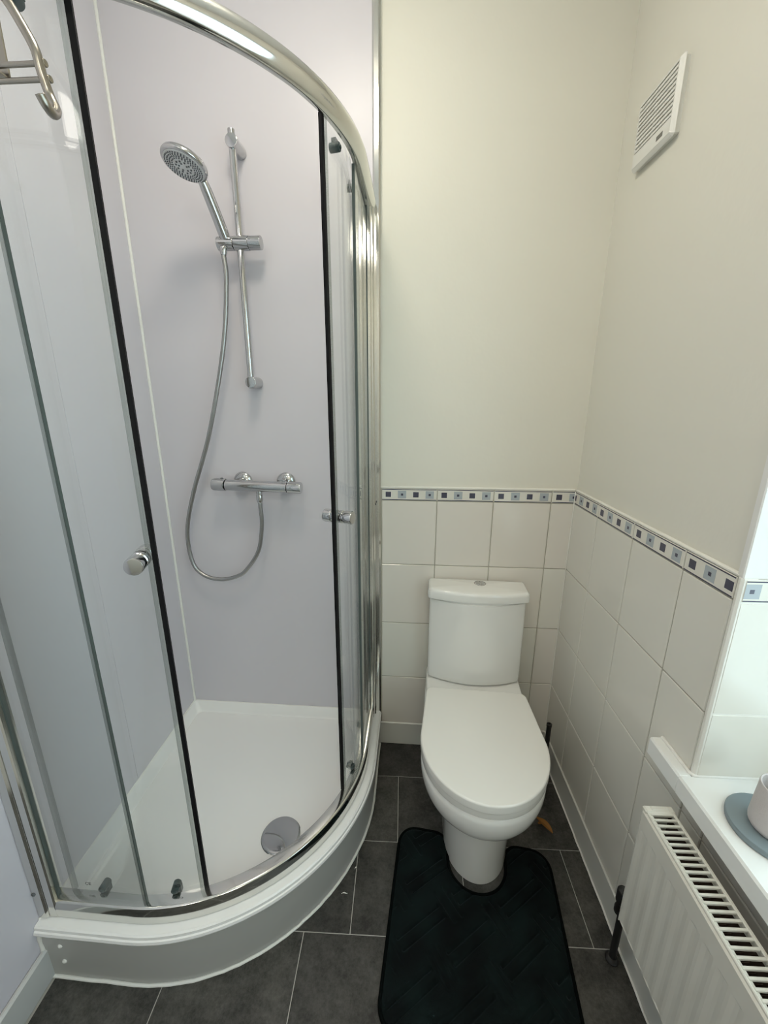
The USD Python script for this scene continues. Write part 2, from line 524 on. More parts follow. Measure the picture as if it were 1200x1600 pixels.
# ------------------------------------------------------------------ shower tray and enclosure
TC = np.array([-1.25, -.255])
XL, YB = -1.489, -.0085


def qpath(r, a0=None, a1=None, n=49, x0=None, y1=None):
    """open outline of radius r from the left wall round to the back wall: points and outward normals."""
    pts, nr = [], []
    x0 = XL if x0 is None else x0
    y1 = YB if y1 is None else y1
    for x in np.linspace(x0, TC[0], 7)[:-1]:
        pts.append((x, TC[1] - r)); nr.append((0, -1))
    for a in np.linspace(np.pi / 2, 0, n):
        pts.append((TC[0] + r * np.cos(a), TC[1] - r * np.sin(a))); nr.append((np.cos(a), -np.sin(a)))
    for y in np.linspace(TC[1], y1, 7)[1:]:
        pts.append((TC[0] + r, y)); nr.append((1, 0))
    return np.array(pts), np.array(nr)


def sweep_q(profile, x0=None, y1=None):
    """closed profile of (r, z) swept along the quadrant outline."""
    ps = [qpath(r, x0=x0, y1=y1)[0] for r, z in profile]
    n = len(ps[0])
    rings = np.stack([np.column_stack([p, np.full(n, z)]) for p, (r, z) in zip(ps, profile)], 1)   # n, m, 3
    return loft(rings, True)


def arc_strip(r0, r1, s0, s1, z0, z1, n=40):
    """part of the outline between arc lengths measured at r = mean; s=0 at 90 degrees (front/arc join), negative on the straight front, beyond pi/2*r on the right side."""
    rm = (r0 + r1) / 2

    def pt(r, s):
        if s < 0:
            return (TC[0] + s, TC[1] - r)
        if s > rm * np.pi / 2:
            return (TC[0] + r, TC[1] + (s - rm * np.pi / 2))
        a = np.pi / 2 - s / rm
        return (TC[0] + r * np.cos(a), TC[1] - r * np.sin(a))
    rings = []
    for s in np.linspace(s0, s1, n):
        a, b = pt(r0, s), pt(r1, s)
        rings.append([(*a, z0), (*b, z0), (*b, z1), (*a, z1)])
    return loft(rings, True)


def deg_s(deg, rm):
    return (90 - deg) * np.pi / 180 * rm


def tray_ring(r, e, z, rc=0.0):
    p, _ = qpath(r, x0=XL + e, y1=YB - e)
    c = np.array([XL + e, YB - e])
    rc = max(rc, .0005)
    back = [(TC[0] + r, YB - e)]
    xs = np.linspace(TC[0] + r, XL + e + rc, 8)[1:]
    pts = list(map(tuple, p)) + [(x, YB - e) for x in xs]
    for a in np.linspace(np.pi / 2, np.pi, 8)[1:]:
        pts.append((XL + e + rc + rc * np.cos(a), YB - e - rc + rc * np.sin(a)))
    for y in np.linspace(YB - e - rc, TC[1] - r, 10)[1:-1]:
        pts.append((XL + e, y))
    pts = np.array(pts)
    w = np.clip((TC[0] - .05 - pts[:, 0]) / (TC[0] - .05 - XL), 0, 1)
    pts[:, 0] += w * ((-1.5065 - .03 * pts[:, 1]) - XL)
    zz = np.full(len(pts), z)
    if z > .1:
        zz = zz + .010 * np.clip(-pts[:, 1] / .8, 0, 1) * np.clip((z - .138) / .03, 0, 1)
    return np.column_stack([pts, zz])


tray = thing('shower_tray', 'white quadrant shower tray with raised curved front panel and round drain', 'shower tray', (-1.1, -.42, 0))
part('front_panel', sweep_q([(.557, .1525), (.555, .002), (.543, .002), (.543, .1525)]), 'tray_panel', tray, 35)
rings = [tray_ring(*a) for a in [(.30, .15, .118), (.50, .02, .118), (.540, 0, .124), (.541, 0, .1515), (.559, 0, .1515), (.5635, 0, .1535), (.5655, 0, .158), (.5640, 0, .1630), (.5605, 0, .1640), (.5605, 0, .1655), (.5600, 0, .171), (.556, .000, .1745), (.545, .001, .1755), (.50, .003, .1755),
                                 (.492, .006, .1735, .01), (.486, .010, .167, .012), (.476, .019, .142, .018), (.471, .0235, .1378, .02), (.4695, .025, .1362, .02), (.4665, .027, .1363, .02), (.465, .0285, .1374, .02), (.45, .04, .1368, .03), (.32, .12, .1355, .03), (.22, .18, .135, .02)]]
part('basin', loft(np.array(rings), True), 'tray_acrylic', tray, 24)
p, nrm = qpath(.557)
part('floor_sealant', tube(np.column_stack([p + nrm * (.0015 * rng.random((len(p), 1))), np.full(len(p), .002)]), .0045, 6), 'sealant', tray, True)
part('wall_sealant', cat_([tube([(-1.5055 - .03 * y, y, .1735 - .010 * y / .8) for y in np.linspace(YB, -.80, 12)], .0045, 8), tube([(x, YB - .001, .173) for x in np.linspace(XL - .015, -.70, 8)], .0035, 8)]), 'sealant', tray, True)
dc = part('drain_cover', lathe([(.0585, 0), (.0585, .004), (.056, .0065), (.050, .0075), (.02, .0085), (.001, .0086)], (-.957, -.519, .1355), (0, 0, 1), 56), 'chrome', tray, 40)
part('drain_ring', lathe([(.060, 0), (.061, .001), (.060, .002), (.058, .002)], (-.957, -.519, .1345), (0, 0, 1), 48), 'nozzle', tray, 40)
for px, pz in ((-1.43, .118), (-1.43, .062)):
    part('screw_cap', lathe([(.006, -.002), (.006, .001), (.004, .003), (.0005, .0038)], (px, TC[1] - .5565, pz), (0, -1, 0), 20), 'sealant', tray, 40)
part('end_sealant', tube([(XL + .008, TC[1] - .556, z) for z in np.linspace(.0, .17, 12)] + rng.normal(0, .0012, (12, 3)), .0065, 8), 'sealant', tray, True)

enc = thing('shower_enclosure', 'curved glass shower enclosure with chrome rails and two half-open sliding doors', 'shower enclosure', (-1.1, -.42, .18))
part('bottom_rail', sweep_q([(.536, .1860), (.5375, .200), (.537, .222), (.534, .234), (.529, .2375), (.504, .2375), (.5025, .234), (.5025, .2235), (.497, .222), (.496, .1860)], y1=-.045, x0=-1.46), 'chrome_rail', enc, 40)
part('top_rail', sweep_q([(.532, 1.9885), (.5395, 1.9885), (.546, 1.9945), (.5505, 2.006), (.5495, 2.018), (.5445, 2.0295), (.537, 2.0350), (.518, 2.0355), (.516, 2.034), (.516, 2.000), (.518, 1.998), (.529, 1.998), (.530, 1.9885)], y1=-.045, x0=-1.46), 'chrome_rail', enc, 45)
ZT = 2.03
part('wall_profile', cat_([rbox((-1.4858, TC[1] - .543, .186), (-1.458, TC[1] - .499, ZT), .004), rbox((-1.459, TC[1] - .538, .186), (-1.436, TC[1] - .508, ZT), .003)]), 'chrome_rail', enc)
part('profile_seal', rbox((-1.437, TC[1] - .527, .233), (-1.4345, TC[1] - .517, 1.99), .0005), 'grey_seal', enc)
part('wall_profile', cat_([rbox((TC[0] + .499, -.0105, .186), (TC[0] + .545, -.049, ZT), .004), rbox((TC[0] + .508, -.048, .186), (TC[0] + .538, -.071, ZT), .003)]), 'chrome_rail', enc)
part('profile_seal', rbox((TC[0] + .517, -.070, .233), (TC[0] + .527, -.0725, 1.99), .0005), 'grey_seal', enc)
for z in (.27, 1.12):
    part('screw', lathe([(.005, 0), (.005, .001), (.0035, .0022), (.0015, .0022), (.001, .001)], (-1.478, TC[1] - .543, z), (0, -1, 0), 20), 'nozzle', enc, 40)
for z in (1.08, .42):
    part('screw', lathe([(.004, 0), (.004, .001), (.003, .002), (.001, .001)], (TC[0] + .545, -.030, z), (1, 0, 0), 20), 'nozzle', enc, 40)
RF0, RF1, RD0, RD1 = .519, .525, .4995, .5055
rf, rd = (RF0 + RF1) / 2, (RD0 + RD1) / 2
for side in (0, 1):
    L = rf * np.pi / 2

    def S(a, b):
        return (a, b) if side == 0 else (L - b, L - a)
    fp = part('fixed_pane', arc_strip(RF0, RF1, *S(-.186, deg_s(85.2, rf)), .232, 1.9955), 'shower_glass', enc, 35)
    part('edge_seal', arc_strip(RF0 - .0004, RF1 + .0004, *S(deg_s(85.22, rf), deg_s(84.98, rf)), .2385, 1.985, 4), 'grey_seal', fp)
    part('clear_strip', arc_strip(RF0 - .0012, RF1 + .0012, *S(deg_s(85.85, rf), deg_s(85.25, rf)), .2385, 1.985, 4), 'clear_strip', fp)
    L = rd * np.pi / 2
    s_lead = deg_s(70.6, rd)
    door = part('sliding_door', arc_strip(RD0, RD1, *S(-.158, s_lead - .004), .232, 2.022), 'shower_glass', enc, 35)
    part('lead_seal', arc_strip(RD0 - .0005, RD1 + .0015, *S(s_lead + .001, s_lead + .0100), .2315, 2.015, 4), 'black_seal', door)
    part('clear_strip', arc_strip(RD0 - .0025, RD1 + .0025, *S(s_lead - .0085, s_lead + .001), .233, 2.015, 5), 'clear_strip', door)
    part('trailing_seal', arc_strip(RD0 - .0028, RD1 + .0028, *S(-.163, -.157), .233, 2.015, 3), 'clear_strip', door)
    # knob through the glass
    sk_ = deg_s(73.0 if side == 0 else 73.0, rd)
    a = np.pi / 2 - sk_ / rd
    if side:
        a = np.pi / 2 - (L - sk_) / rd
    dr = np.array([np.cos(a), -np.sin(a), 0])
    c0 = np.array([*TC, 1.138])
    prof = [(.0165, 0), (.0175, .001), (.0175, .010), (.0150, .0115), (.0150, .0145), (.0172, .016), (.0180, .018), (.0180, .036), (.0170, .039), (.0150, .040)]
    part('knob', lathe(prof, c0 + dr * RD1, dr, 36), 'chrome', door, 35)
    part('knob', lathe(prof, c0 + dr * RD0, -dr, 36), 'chrome', door, 35)
    for s_ in (deg_s(78.3, rd), -.082):
        for z, dz in ((.2265, 1), (2.012, -1)):
            ss = s_ if side == 0 else L - s_
            body = arc_strip(RD0 - .012, RD0 - .001, ss - .009, ss + .009, z, z + dz * .020, 4)
            if ss < 0:
                ctr = np.array([TC[0] + ss, TC[1] - RD0, 0]); dd = np.array([0, -1.0, 0])
            elif ss > L:
                ctr = np.array([TC[0] + RD0, TC[1] + ss - L, 0]); dd = np.array([1.0, 0, 0])
            else:
                aa = np.pi / 2 - ss / rd
                dd = np.array([np.cos(aa), -np.sin(aa), 0]); ctr = np.array([*TC, 0]) + dd * RD0
            ctr = ctr + [0, 0, z + dz * .022]
            part('roller', cat_([body, cyl(ctr - dd * .014, ctr + dd * .010, .0095), cyl(ctr - dd * .002, ctr + dd * .013, .0045)]), 'dark_plastic', door, 35)
    # certification stamp printed on the glass
    st = meshkit.text_mesh('CE', .009, .0004, bold=True)
    for s_, flip in ((-.118, 1), (deg_s(77.6, rd), -1)):
        v = np.asarray(st.vertices) - st.bounds.mean(0)
        sv = (s_ + v[:, 0] * flip) if side == 0 else (L - s_ + v[:, 0] * flip)
        W = []
        for s1, zz in zip(sv, v[:, 1] + (.262 if flip > 0 else .262)):
            R_ = RD1 + .0003
            if s1 < 0:
                W.append((TC[0] + s1, TC[1] - R_, zz))
            elif s1 > L:
                W.append((TC[0] + R_, TC[1] + s1 - L, zz))
            else:
                aa = np.pi / 2 - s1 / rd
                W.append((TC[0] + R_ * np.cos(aa), TC[1] - R_ * np.sin(aa), zz))
        part('glass_stamp', trimesh.Trimesh(np.array(W), np.asarray(st.faces), process=False), 'black_seal', door)

# ------------------------------------------------------------------ shower fittings
XR, YR = -1.116, -.061
rail = thing('shower_riser_rail', 'chrome vertical riser rail with two wall brackets on the lilac panel', 'shower rail', (XR, YR, 1.5))
part('bar', cyl((XR, YR, 1.478), (XR, YR, 2.193), .0105, .002), 'chrome', rail, 40)
for z in (2.160, 1.497):
    part('wall_bracket', lathe([(.0185, 0), (.0185, .064), (.0180, .0665), (.0165, .0675)], (XR + .003, -.0095, z), (0, -1, 0), 40), 'chrome', rail, 40)
zs = 1.903
sl_ = part('slider', cat_([cyl((-1.132, YR - .003, zs), (-1.086, YR - .003, zs), .0205, .0015), cyl((-1.086, YR - .003, zs), (-1.048, YR - .003, zs), .0195, .002)]), 'chrome', rail, 40)
part('holder_cup', cyl((-1.185, YR - .003, zs), (-1.1335, YR - .003, zs), .0195, .003), 'chrome', sl_, 40)

hn = np.array([-.205, -.260, -.945]); hn /= np.linalg.norm(hn)
hc = np.array([-1.1985, -.200, 2.0405])
hs = thing('hand_shower', 'round chrome hand shower with grey spray face tilted down in its holder', 'shower head', tuple(hc))
R = .0515
part('head_shell', lathe([(R - .001, -.001), (R + .004, -.001), (R + .0068, -.004), (R + .0075, -.009), (R + .0055, -.015), (R - .004, -.0215), (R - .020, -.0265), (.012, -.0285), (.001, -.029)], hc, hn, 56), 'chrome', hs, 50)
sf = part('spray_face', lathe([(R, -.004), (R, .0002), (R - .002, .0012), (.015, .0018), (.001, .0018)], hc, hn, 56), 'spray_plastic', hs, 40)
A, B_, _ = frame_of(hn)
noz = []
for rr, n in ((.0115, 5), (.019, 10), (.0285, 24), (.0345, 30), (.0405, 34), (.0465, 40)):
    for k in range(n):
        t = 2 * np.pi * (k + .5 * (n % 4 == 0)) / n
        noz.append(cyl(hc + rr * (np.cos(t) * A + np.sin(t) * B_) + hn * .0005, hc + rr * (np.cos(t) * A + np.sin(t) * B_) + hn * .0035, .0017 if rr > .02 else .0024, .0004, 8))
part('nozzle', cat_(noz), 'nozzle', sf, kind='stuff')
base = np.array([-1.159, -.074, 1.924])
wv = base - hc
wv = wv - (wv @ hn) * hn
wv /= np.linalg.norm(wv)
neck = hc + wv * (R + .004) - hn * .0115
d = neck - base
d /= np.linalg.norm(d)
hp = catmull([base - d * .012, base, base + (neck - base) * .4 - hn * .002, base + (neck - base) * .8 - hn * .0025, neck, hc + wv * (R - .018) - hn * .0165], 8)
rr = np.interp(np.linspace(0, 1, len(hp)), [0, .1, .25, .6, .8, .92, 1], [.0150, .0162, .0165, .0150, .0125, .0112, .0100])
part('handle', tube(hp, rr, 24), 'chrome', hs, 50)

CAMD = lambda x, y: fw + rt * (x - 600) / FPX + up * (800 - y) / FPX


def on_y(x, y, Y):
    dd = CAMD(x, y)
    return CAM + dd * (Y - CAM[1]) / dd[1]


YM, ZM = -.066, 1.148
pts = [(-1.163, -.079, 1.892), (-1.1645, -.0775, 1.872), (-1.1655, -.074, 1.79), (-1.199, -.068, 1.60), (-1.283, -.058, 1.325), (-1.370, -.050, 1.115), (-1.414, -.047, .965), (-1.410, -.047, .842), (-1.370, -.048, .788), (-1.303, -.050, .773), (-1.235, -.052, .790),
       (-1.194, -.054, .821), (-1.141, -.058, .900), (-1.119, -.063, 1.000), (-1.1175, YM, 1.072), (-1.1175, YM, 1.095)]
hose = thing('shower_hose', 'flexible silver shower hose looping from the hand shower to the mixer bar', 'shower hose', (-1.2, -.06, .77))
hp = catmull(pts, 14)
part('hose_tube', tube(hp, .0074, 14), 'hose_metal', hose, True)
part('end_nut', lathe([(.0085, 0), (.0105, .004), (.0118, .010), (.0118, .026), (.0105, .028)], (-1.1175, YM, 1.086), (0, 0, 1), 24), 'chrome', hose, 35)
part('end_nut', lathe([(.0085, 0), (.0105, .006), (.0110, .020), (.0100, .022)], (-1.1642, -.0778, 1.868), (.002, .0, .02), 24), 'chrome', hose, 35)

mx = thing('shower_mixer_bar', 'chrome thermostatic shower mixer bar on two round wall plates', 'shower mixer', (-1.12, YM, ZM))
part('valve_body', cyl((-1.236, YM, ZM), (-1.0145, YM, ZM - .005), .0195, .0015, 40), 'chrome', mx, 40)
k1 = part('temperature_knob', lathe([(.0185, 0), (.0225, .002), (.0230, .006), (.0225, .040), (.0205, .0465), (.016, .049), (.001, .0495)], (-1.2375, YM, ZM + .001), (-1, 0, .02), 40), 'chrome', mx, 40)
part('stop_button', cyl((-1.250, YM, ZM + .021), (-1.250, YM, ZM + .0262), .005), 'nozzle', k1, 40)
part('flow_knob', lathe([(.0190, 0), (.0205, .001), (.0210, .004), (.0210, .0455), (.0195, .0485), (.001, .049)], (-1.0130, YM, ZM - .005), (1, 0, -.02), 40), 'chrome', mx, 40)
for x in (-1.196, -1.035):
    part('wall_plate', lathe([(.0345, 0), (.0350, .003), (.0330, .008), (.026, .0125), (.020, .0145), (.0175, .0150), (.0175, .045), (.0165, .050)], (x, -.0095, ZM + .004), (0, -1, 0), 48), 'chrome', mx, 40)
part('outlet', cyl((-1.1175, YM, ZM - .035), (-1.1175, YM, ZM - .012), .0105), 'chrome', mx, 40)

# ------------------------------------------------------------------ over-door hook rack at the top left
hk = thing('hook_rack', 'brushed metal over-door hook rack hanging on the shower rail', 'hook rack', (-1.13, -.83, 1.9))
def hook(shift):
    P_ = [on_y(-22, -38, -.812), on_y(10, 0, -.818), on_y(36, 42, -.824), on_y(55, 78, -.828), on_y(66, 116, -.828), on_y(79, 152, -.826), on_y(88, 172, -.832), on_y(83, 178, -.845), on_y(72, 164, -.858), on_y(62, 146, -.864)]
    return tube(catmull(np.array(P_) + shift, 8), .0058, 12)


hx = np.array([-.20, 0, 0])
part('hook', hook(0), 'brushed', hk, True)
part('hook', hook(hx), 'brushed', hk, True)
for p0 in (on_y(64, 99, -.824), on_y(72, 124, -.822)):
    part('cross_wire', tube([p0 + [.004, 0, 0], p0 + [-.26, 0, .002]], .0032, 10), 'brushed', hk, True)
    part('wire_end', cyl(p0 + [.002, 0, 0], p0 + [.0075, 0, 0], .0042), 'brushed', hk, 40)
a, b = on_y(-14, 40, -.812), on_y(12, 124, -.812)
part('hanger_strap', cat_([rbox((a[0] - .012, -.815, b[2]), (b[0] + .006, -.812, 2.040), .0008), rbox((a[0] - .012, -.815, 2.0375), (b[0] + .006, -.752, 2.0405), .0008), rbox((a[0] - .012, -.7545, 2.02), (b[0] + .006, -.752, 2.0405), .0008), rbox((a[0] - .010, -.826, b[2] - .002), (b[0] + .004, -.812, b[2] + .001), .0006)]), 'brushed', hk)

# ------------------------------------------------------------------ toilet
TA = .034
TF = np.array([-TA, -1.0]) / math.hypot(TA, 1)
TRT = np.array([-TF[1], TF[0]])
T0 = np.array([-.3275, 0.0])


def TT(u, v, z):
    u, v, z = np.broadcast_arrays(np.asarray(u, float), v, z)
    q = T0 + u[..., None] * TRT + v[..., None] * TF
    return np.concatenate([q, z[..., None]], -1)


def dshape(vb, vf, Wb, W, vw, n=160, rc=.02, p=2.0):
    """D outline, ccw in (u, v): straight back at vb, half-width Wb there, W at vw, rounded front at vf."""
    right = [(Wb, vb), (W, vw)]
    for t in np.linspace(0, np.pi / 2, 40)[1:]:
        right.append((W * np.cos(t) ** (2 / p), vw + (vf - vw) * np.sin(t) ** (2 / p)))
    left = [(-a, b) for a, b in right[::-1][1:]]
    pts = np.array(right + left)
    o = round_poly(pts, rc, n)
    k = np.argmin(np.abs(np.arctan2(o[:, 1] - .3, o[:, 0]) + np.pi / 2))
    return np.roll(o, -k, 0)


toi = thing('toilet', 'white close-coupled toilet with lid down standing against the tiled back wall', 'toilet', (*(T0 + .3 * TF), 0))
sec = [(.0, .05, .519, .112, .103, .38), (.05, .05, .521, .114, .103, .38), (.20, .04, .529, .130, .110, .39), (.243, .03, .536, .142, .116, .40), (.250, .03, .541, .148, .120, .40), (.253, .03, .570, .158, .148, .40), (.258, .03, .577, .160, .154, .40),
       (.275, .03, .584, .164, .161, .40), (.2775, .03, .587, .166, .165, .40), (.282, .03, .594, .169, .171, .40), (.292, .03, .602, .171, .177, .40), (.312, .03, .611, .173, .183, .405), (.338, .03, .617, .175, .187, .41), (.362, .03, .618, .176, .188, .41), (.375, .03, .615, .175, .186, .41), (.381, .03, .606, .172, .180, .41), (.382, .03, .595, .168, .172, .41)]
rings = []
for z, vb, vf, Wb, W, vw in sec:
    o = dshape(vb, vf, Wb, W, vw, 160, .03)
    rings.append(TT(o[:, 0], o[:, 1], np.full(len(o), z)))
part('pan', loft(np.array(rings), True), 'ceramic', toi, 45)
part('rear_shelf', slab(round_poly([(-.176, .014), (.176, .014), (.174, .20), (-.174, .20)], .02, 120), [(0, .30), (0, .404), (.003, .409), (.008, .411)], TT), 'ceramic', toi, 40)


def cistern_outline(w, vb, vc, bow, r, n=160):
    u = np.linspace(w, -w, 41)
    pts = [(-w, vb), (w, vb)] + [(a, vc + bow * (1 - (a / w) ** 2)) for a in u]
    return round_poly(pts, r, n)


co = cistern_outline(.1715, .010, .094, .042, .012)
part('cistern', slab(co, [(.012, .414), (.004, .417), (.001, .424), (0, .44), (0, .70), (.0005, .744), (.005, .7455), (.006, .752)], TT), 'ceramic', toi, 40)
cl = cistern_outline(.1785, .006, .108, .028, .014)
lidp = part('cistern_lid', slab(cl, [(.006, .7515), (.001, .753), (0, .757), (0, .776), (.002, .783), (.006, .788), (.012, .790)], TT, .004), 'ceramic', toi, 40)
bc = TT(np.array(.010), np.array(.052), np.array(.7915)).reshape(3)
fb = part('flush_button', lathe([(.0225, -.003), (.0225, .0015), (.0205, .003), (.0185, .0028), (.0180, .0015), (.001, .0018)], bc, (0, 0, 1), 40), 'chrome', toi, 40)
for s in (-1, 1):
    o = [(s * .001, -.015), (s * .001, .015)] + [(s * (.016 * np.cos(t)), .016 * np.sin(t)) for t in np.linspace(np.pi / 2 - .08, -np.pi / 2 + .08, 16)]
    o = np.array(o)
    if s > 0:
        o = o[::-1]
    g = Polygon(o).buffer(0)
    m = trimesh.creation.extrude_polygon(g, .0028)
    m.apply_translation(bc + [0, 0, .001])
    part('button_half', m, 'chrome', fb)
so = dshape(.190, .6215, .171, .1885, .41, 180, .022)
part('seat', slab(so, [(.014, .3825), (.013, .3865), (.003, .3875), (.0010, .390), (.0005, .411), (.003, .4130)], TT), 'seat_plastic', toi, 40)
so = dshape(.186, .626, .173, .1905, .41, 180, .024)
part('seat_lid', slab(so, [(.006, .4128), (.0008, .4140), (0, .4165), (0, .4355), (.0008, .4385), (.0028, .4405), (.006, .4415)], TT, .0012), 'seat_plastic', toi, 40)
for s in (-.075, .075):
    part('hinge', cyl(TT(np.array(s - .02), np.array(.183), np.array(.421)).reshape(3), TT(np.array(s + .02), np.array(.183), np.array(.421)).reshape(3), .008), 'seat_plastic', toi, 40)
q = TT(np.array(-.126), np.array(.47), np.array(.0)).reshape(3)

# pipe beside the toilet
pb = on_y(858.5, 1131, -.15)
pp = thing('pipe_stub', 'short dark upright pipe in the corner behind the toilet seat', 'pipe', (pb[0], pb[1], 0))
part('tube', lathe([(.0085, 0), (.0085, pb[2] - .012), (.0095, pb[2] - .010), (.0095, pb[2] - .001), (.008, pb[2]), (.005, pb[2]), (.005, pb[2] - .006)], (pb[0], pb[1], 0), (0, 0, 1), 20), 'pipe_black', pp, 40)

# ------------------------------------------------------------------ pedestal mat
ma = .087
e1, e2 = np.array([math.cos(ma), -math.sin(ma)]), np.array([-math.sin(ma), -math.cos(ma)])
O = np.array([-.588, -.362])
Wm, Hm = .484, .49
outer = Polygon([(0, 0), (Wm, .012), (Wm, Hm), (0, Hm)]).buffer(-.055, quad_segs=12).buffer(.055, quad_segs=12)
cut = Polygon([(.161, -.1), (.344, -.1), (.344, .076)] + [(.2525 + .0915 * math.cos(t), .076 + .0915 * math.sin(t)) for t in np.linspace(0, math.pi, 24)] + [(.161, .076)])
mo = outer.difference(cut).buffer(-.045, quad_segs=12).buffer(.045, quad_segs=12)
mo = mo.buffer(.012).buffer(-.012)
bd = mo.exterior
st_ = .0028
gx, gy = np.meshgrid(np.arange(-.008, Wm + .012, st_), np.arange(-.008, Hm + .012, st_), indexing='ij')
inside = shapely.contains_xy(mo, gx, gy)
# a cell is kept when any of its corners is inside; outside corners are pulled to the edge
cell = inside[:-1, :-1] | inside[1:, :-1] | inside[:-1, 1:] | inside[1:, 1:]
V = np.stack([gx.ravel(), gy.ravel()], 1)
out_i = np.nonzero(~inside.ravel())[0]
pr = shapely.line_locate_point(bd, shapely.points(V[out_i]))
near = shapely.line_interpolate_point(bd, pr)
V[out_i] = np.stack([shapely.get_x(near), shapely.get_y(near)], 1)
dist = shapely.distance(shapely.points(V), bd)
# stitched channels: pairs of long diagonal grooves, staggered from row to row, with short cross pairs in their gaps
ca, sa = math.cos(math.radians(41)), math.sin(math.radians(41))
al, pe = V[:, 0] * ca - V[:, 1] * sa, V[:, 0] * sa + V[:, 1] * ca
PB, PA, SEG = .0967, .20, .152
gro = np.zeros(len(V))
for k in range(-4, 9):
    bk = .172 + PB * k
    a0 = -.093 if k % 2 == 0 else .010
    ph = np.mod(al - a0, PA)
    inseg = np.clip((SEG - ph) / .006, 0, 1) * np.clip(ph / .006, 0, 1)
    for sg in (-.0145, .0145):
        gro = np.maximum(gro, inseg * np.exp(-((pe - bk - sg) / .0046) ** 2))
    gap = (SEG + PA) / 2
    for sg in (-.0135, .0135):
        gro = np.maximum(gro, .5 * np.exp(-((ph - gap - sg) / .0046) ** 2) * np.clip((.047 - np.abs(pe - bk)) / .006, 0, 1))
h = .004 + .013 * (1 - np.exp(-(dist / .012))) - .0095 * np.clip(gro, 0, 1) * np.clip(dist / .02, 0, 1)
h += .0012 * (meshkit.fbm(np.column_stack([V * 45, np.zeros(len(V))])) if hasattr(meshkit, 'fbm') else 0)
world = np.column_stack([O + V[:, :1] * e1 + V[:, 1:2] * e2, h])
n0, n1 = gx.shape
I, J = np.nonzero(cell)
idx = lambda i, j: i * n1 + j
f = np.stack([idx(I, J), idx(I, J + 1), idx(I + 1, J + 1), idx(I + 1, J)], 1)
pile = tm(world, f)
pile.remove_unreferenced_vertices()
if pile.face_normals[:, 2].mean() < 0:
    pile.invert()
bath = thing('pedestal_mat', 'dark green plush pedestal mat with stitched woven pattern around the toilet base', 'bath mat', (-.35, -.6, 0))
part('pile', pile, 'plush', bath, True)
bpts = np.array([bd.interpolate(s).coords[0] for s in np.linspace(0, bd.length, 240)])
part('binding', tube(np.column_stack([O + bpts[:, :1] * e1 + bpts[:, 1:] * e2, np.full(len(bpts), .0055)]), .0052, 8), 'mat_binding', bath, True)

# ------------------------------------------------------------------ extractor fan
fd0, fd1, fz0, fz1 = .108, .2835, 2.024, 2.178
fan = thing('extractor_fan', 'square white louvred extractor fan high on the right wall', 'extractor fan', tuple(RWp(.20, 0, 2.10)))
fo = .0125
gl0, gl1, gz0, gz1 = .1185, .2725, 2.0630, 2.1650


def flat(poly, o0, o1):
    m = trimesh.creation.extrude_polygon(poly, o1 - o0)
    v = np.asarray(m.vertices)
    return trimesh.Trimesh(np.column_stack([v[:, 0], v[:, 2] + o0, v[:, 1]]), np.asarray(m.faces)[:, ::-1], process=False)


plate_o = Polygon(round_poly([(fd0, fz0), (fd1, fz0), (fd1, fz1), (fd0, fz1)], .007, 80))
hole = Polygon([(gl0, gz0), (gl1, gz0), (gl1, gz1), (gl0, gz1)])
po = np.array(plate_o.exterior.coords)[:-1]
if not plate_o.exterior.is_ccw:
    po = po[::-1]
pd_ = np.roll(po, -1, 0) - np.roll(po, 1, 0)
pn_ = np.stack([-pd_[:, 1], pd_[:, 0]], 1) / np.linalg.norm(pd_, axis=1, keepdims=True)
bevel = loft(np.array([[(a, o, b) for a, b in po + pn_ * e] for e, o in ((0.001, .0025), (0, .0032), (0, .0045), (.0025, .0075), (.0090, fo))]), False)
hb = part('housing', RW(cat_([flat(plate_o.buffer(-.0045), -.008, .0045), bevel, flat(plate_o.buffer(-.0085).difference(hole), fo - .0040, fo)])), 'white_plastic', fan)
part('backing', RW(rbox((gl0 - .002, .0040, gz0 - .002), (gl1 + .002, .0050, gz1 + .002), .0002)), 'fan_grey', hb)
dd = lathe([(.047, 0), (.047, .0006), (.001, .0007)], (.1905, .0050, 2.115), (0, 1, 0), 40)
part('duct', RW(dd), 'fan_dark', hb)
for k in range(10):
    z = gz0 + (gz1 - gz0) / 10.3 * (k + .5) + .0016
    part('louvre', RW(rbox((gl0 - .0005, .0065, z - .0031), (gl1 + .0005, fo - .0005, z + .0031), .0008)), 'white_plastic', fan)
part('centre_rib', RW(rbox((.1885, .0055, gz0), (.1915, fo - .003, gz1), .0006)), 'white_plastic', fan)
part('badge', RW(rbox((.222, fo - .002, 2.0405), (.247, fo + .0006, 2.0505), .0003)), 'badge', fan)

# ------------------------------------------------------------------ radiator
RD_0, RD_1, RZ0, RZ1 = .745, 1.45, .283, .621
rad = thing('radiator', 'cream single panel radiator with slotted top grille under the window sill', 'radiator', tuple(RWp(1.1, .07, RZ0)))
D = [RD_0 + .0056]
c = .768
while c < RD_1 - .02:
    D += [c - .0122, c - .0035, c + .0035, c + .0122]
    c += .0308
D += [RD_1 - .004]
D = np.array(D)
Z = np.array([RZ0 + .002, RZ0 + .009, RZ0 + .0102, RZ0 + .0135, .5705, .5738, .576, RZ1 - .008, RZ1 - .003])
dep = np.zeros((len(D), len(Z)))
for i in range(1, len(D) - 1):
    if (i - 1) % 4 in (1, 2):
        dep[i, 3:5] = .0013
        dep[i, 2:6] = np.maximum(dep[i, 2:6], .0)
off = .100 - dep
off[:, 0] = .096
off[:, -1] = .094
GD, GZ = np.meshgrid(D, Z, indexing='ij')
v = np.stack([GD, off, GZ], -1).reshape(-1, 3)
I, J = np.meshgrid(np.arange(len(D) - 1), np.arange(len(Z) - 1), indexing='ij')
nz = len(Z)
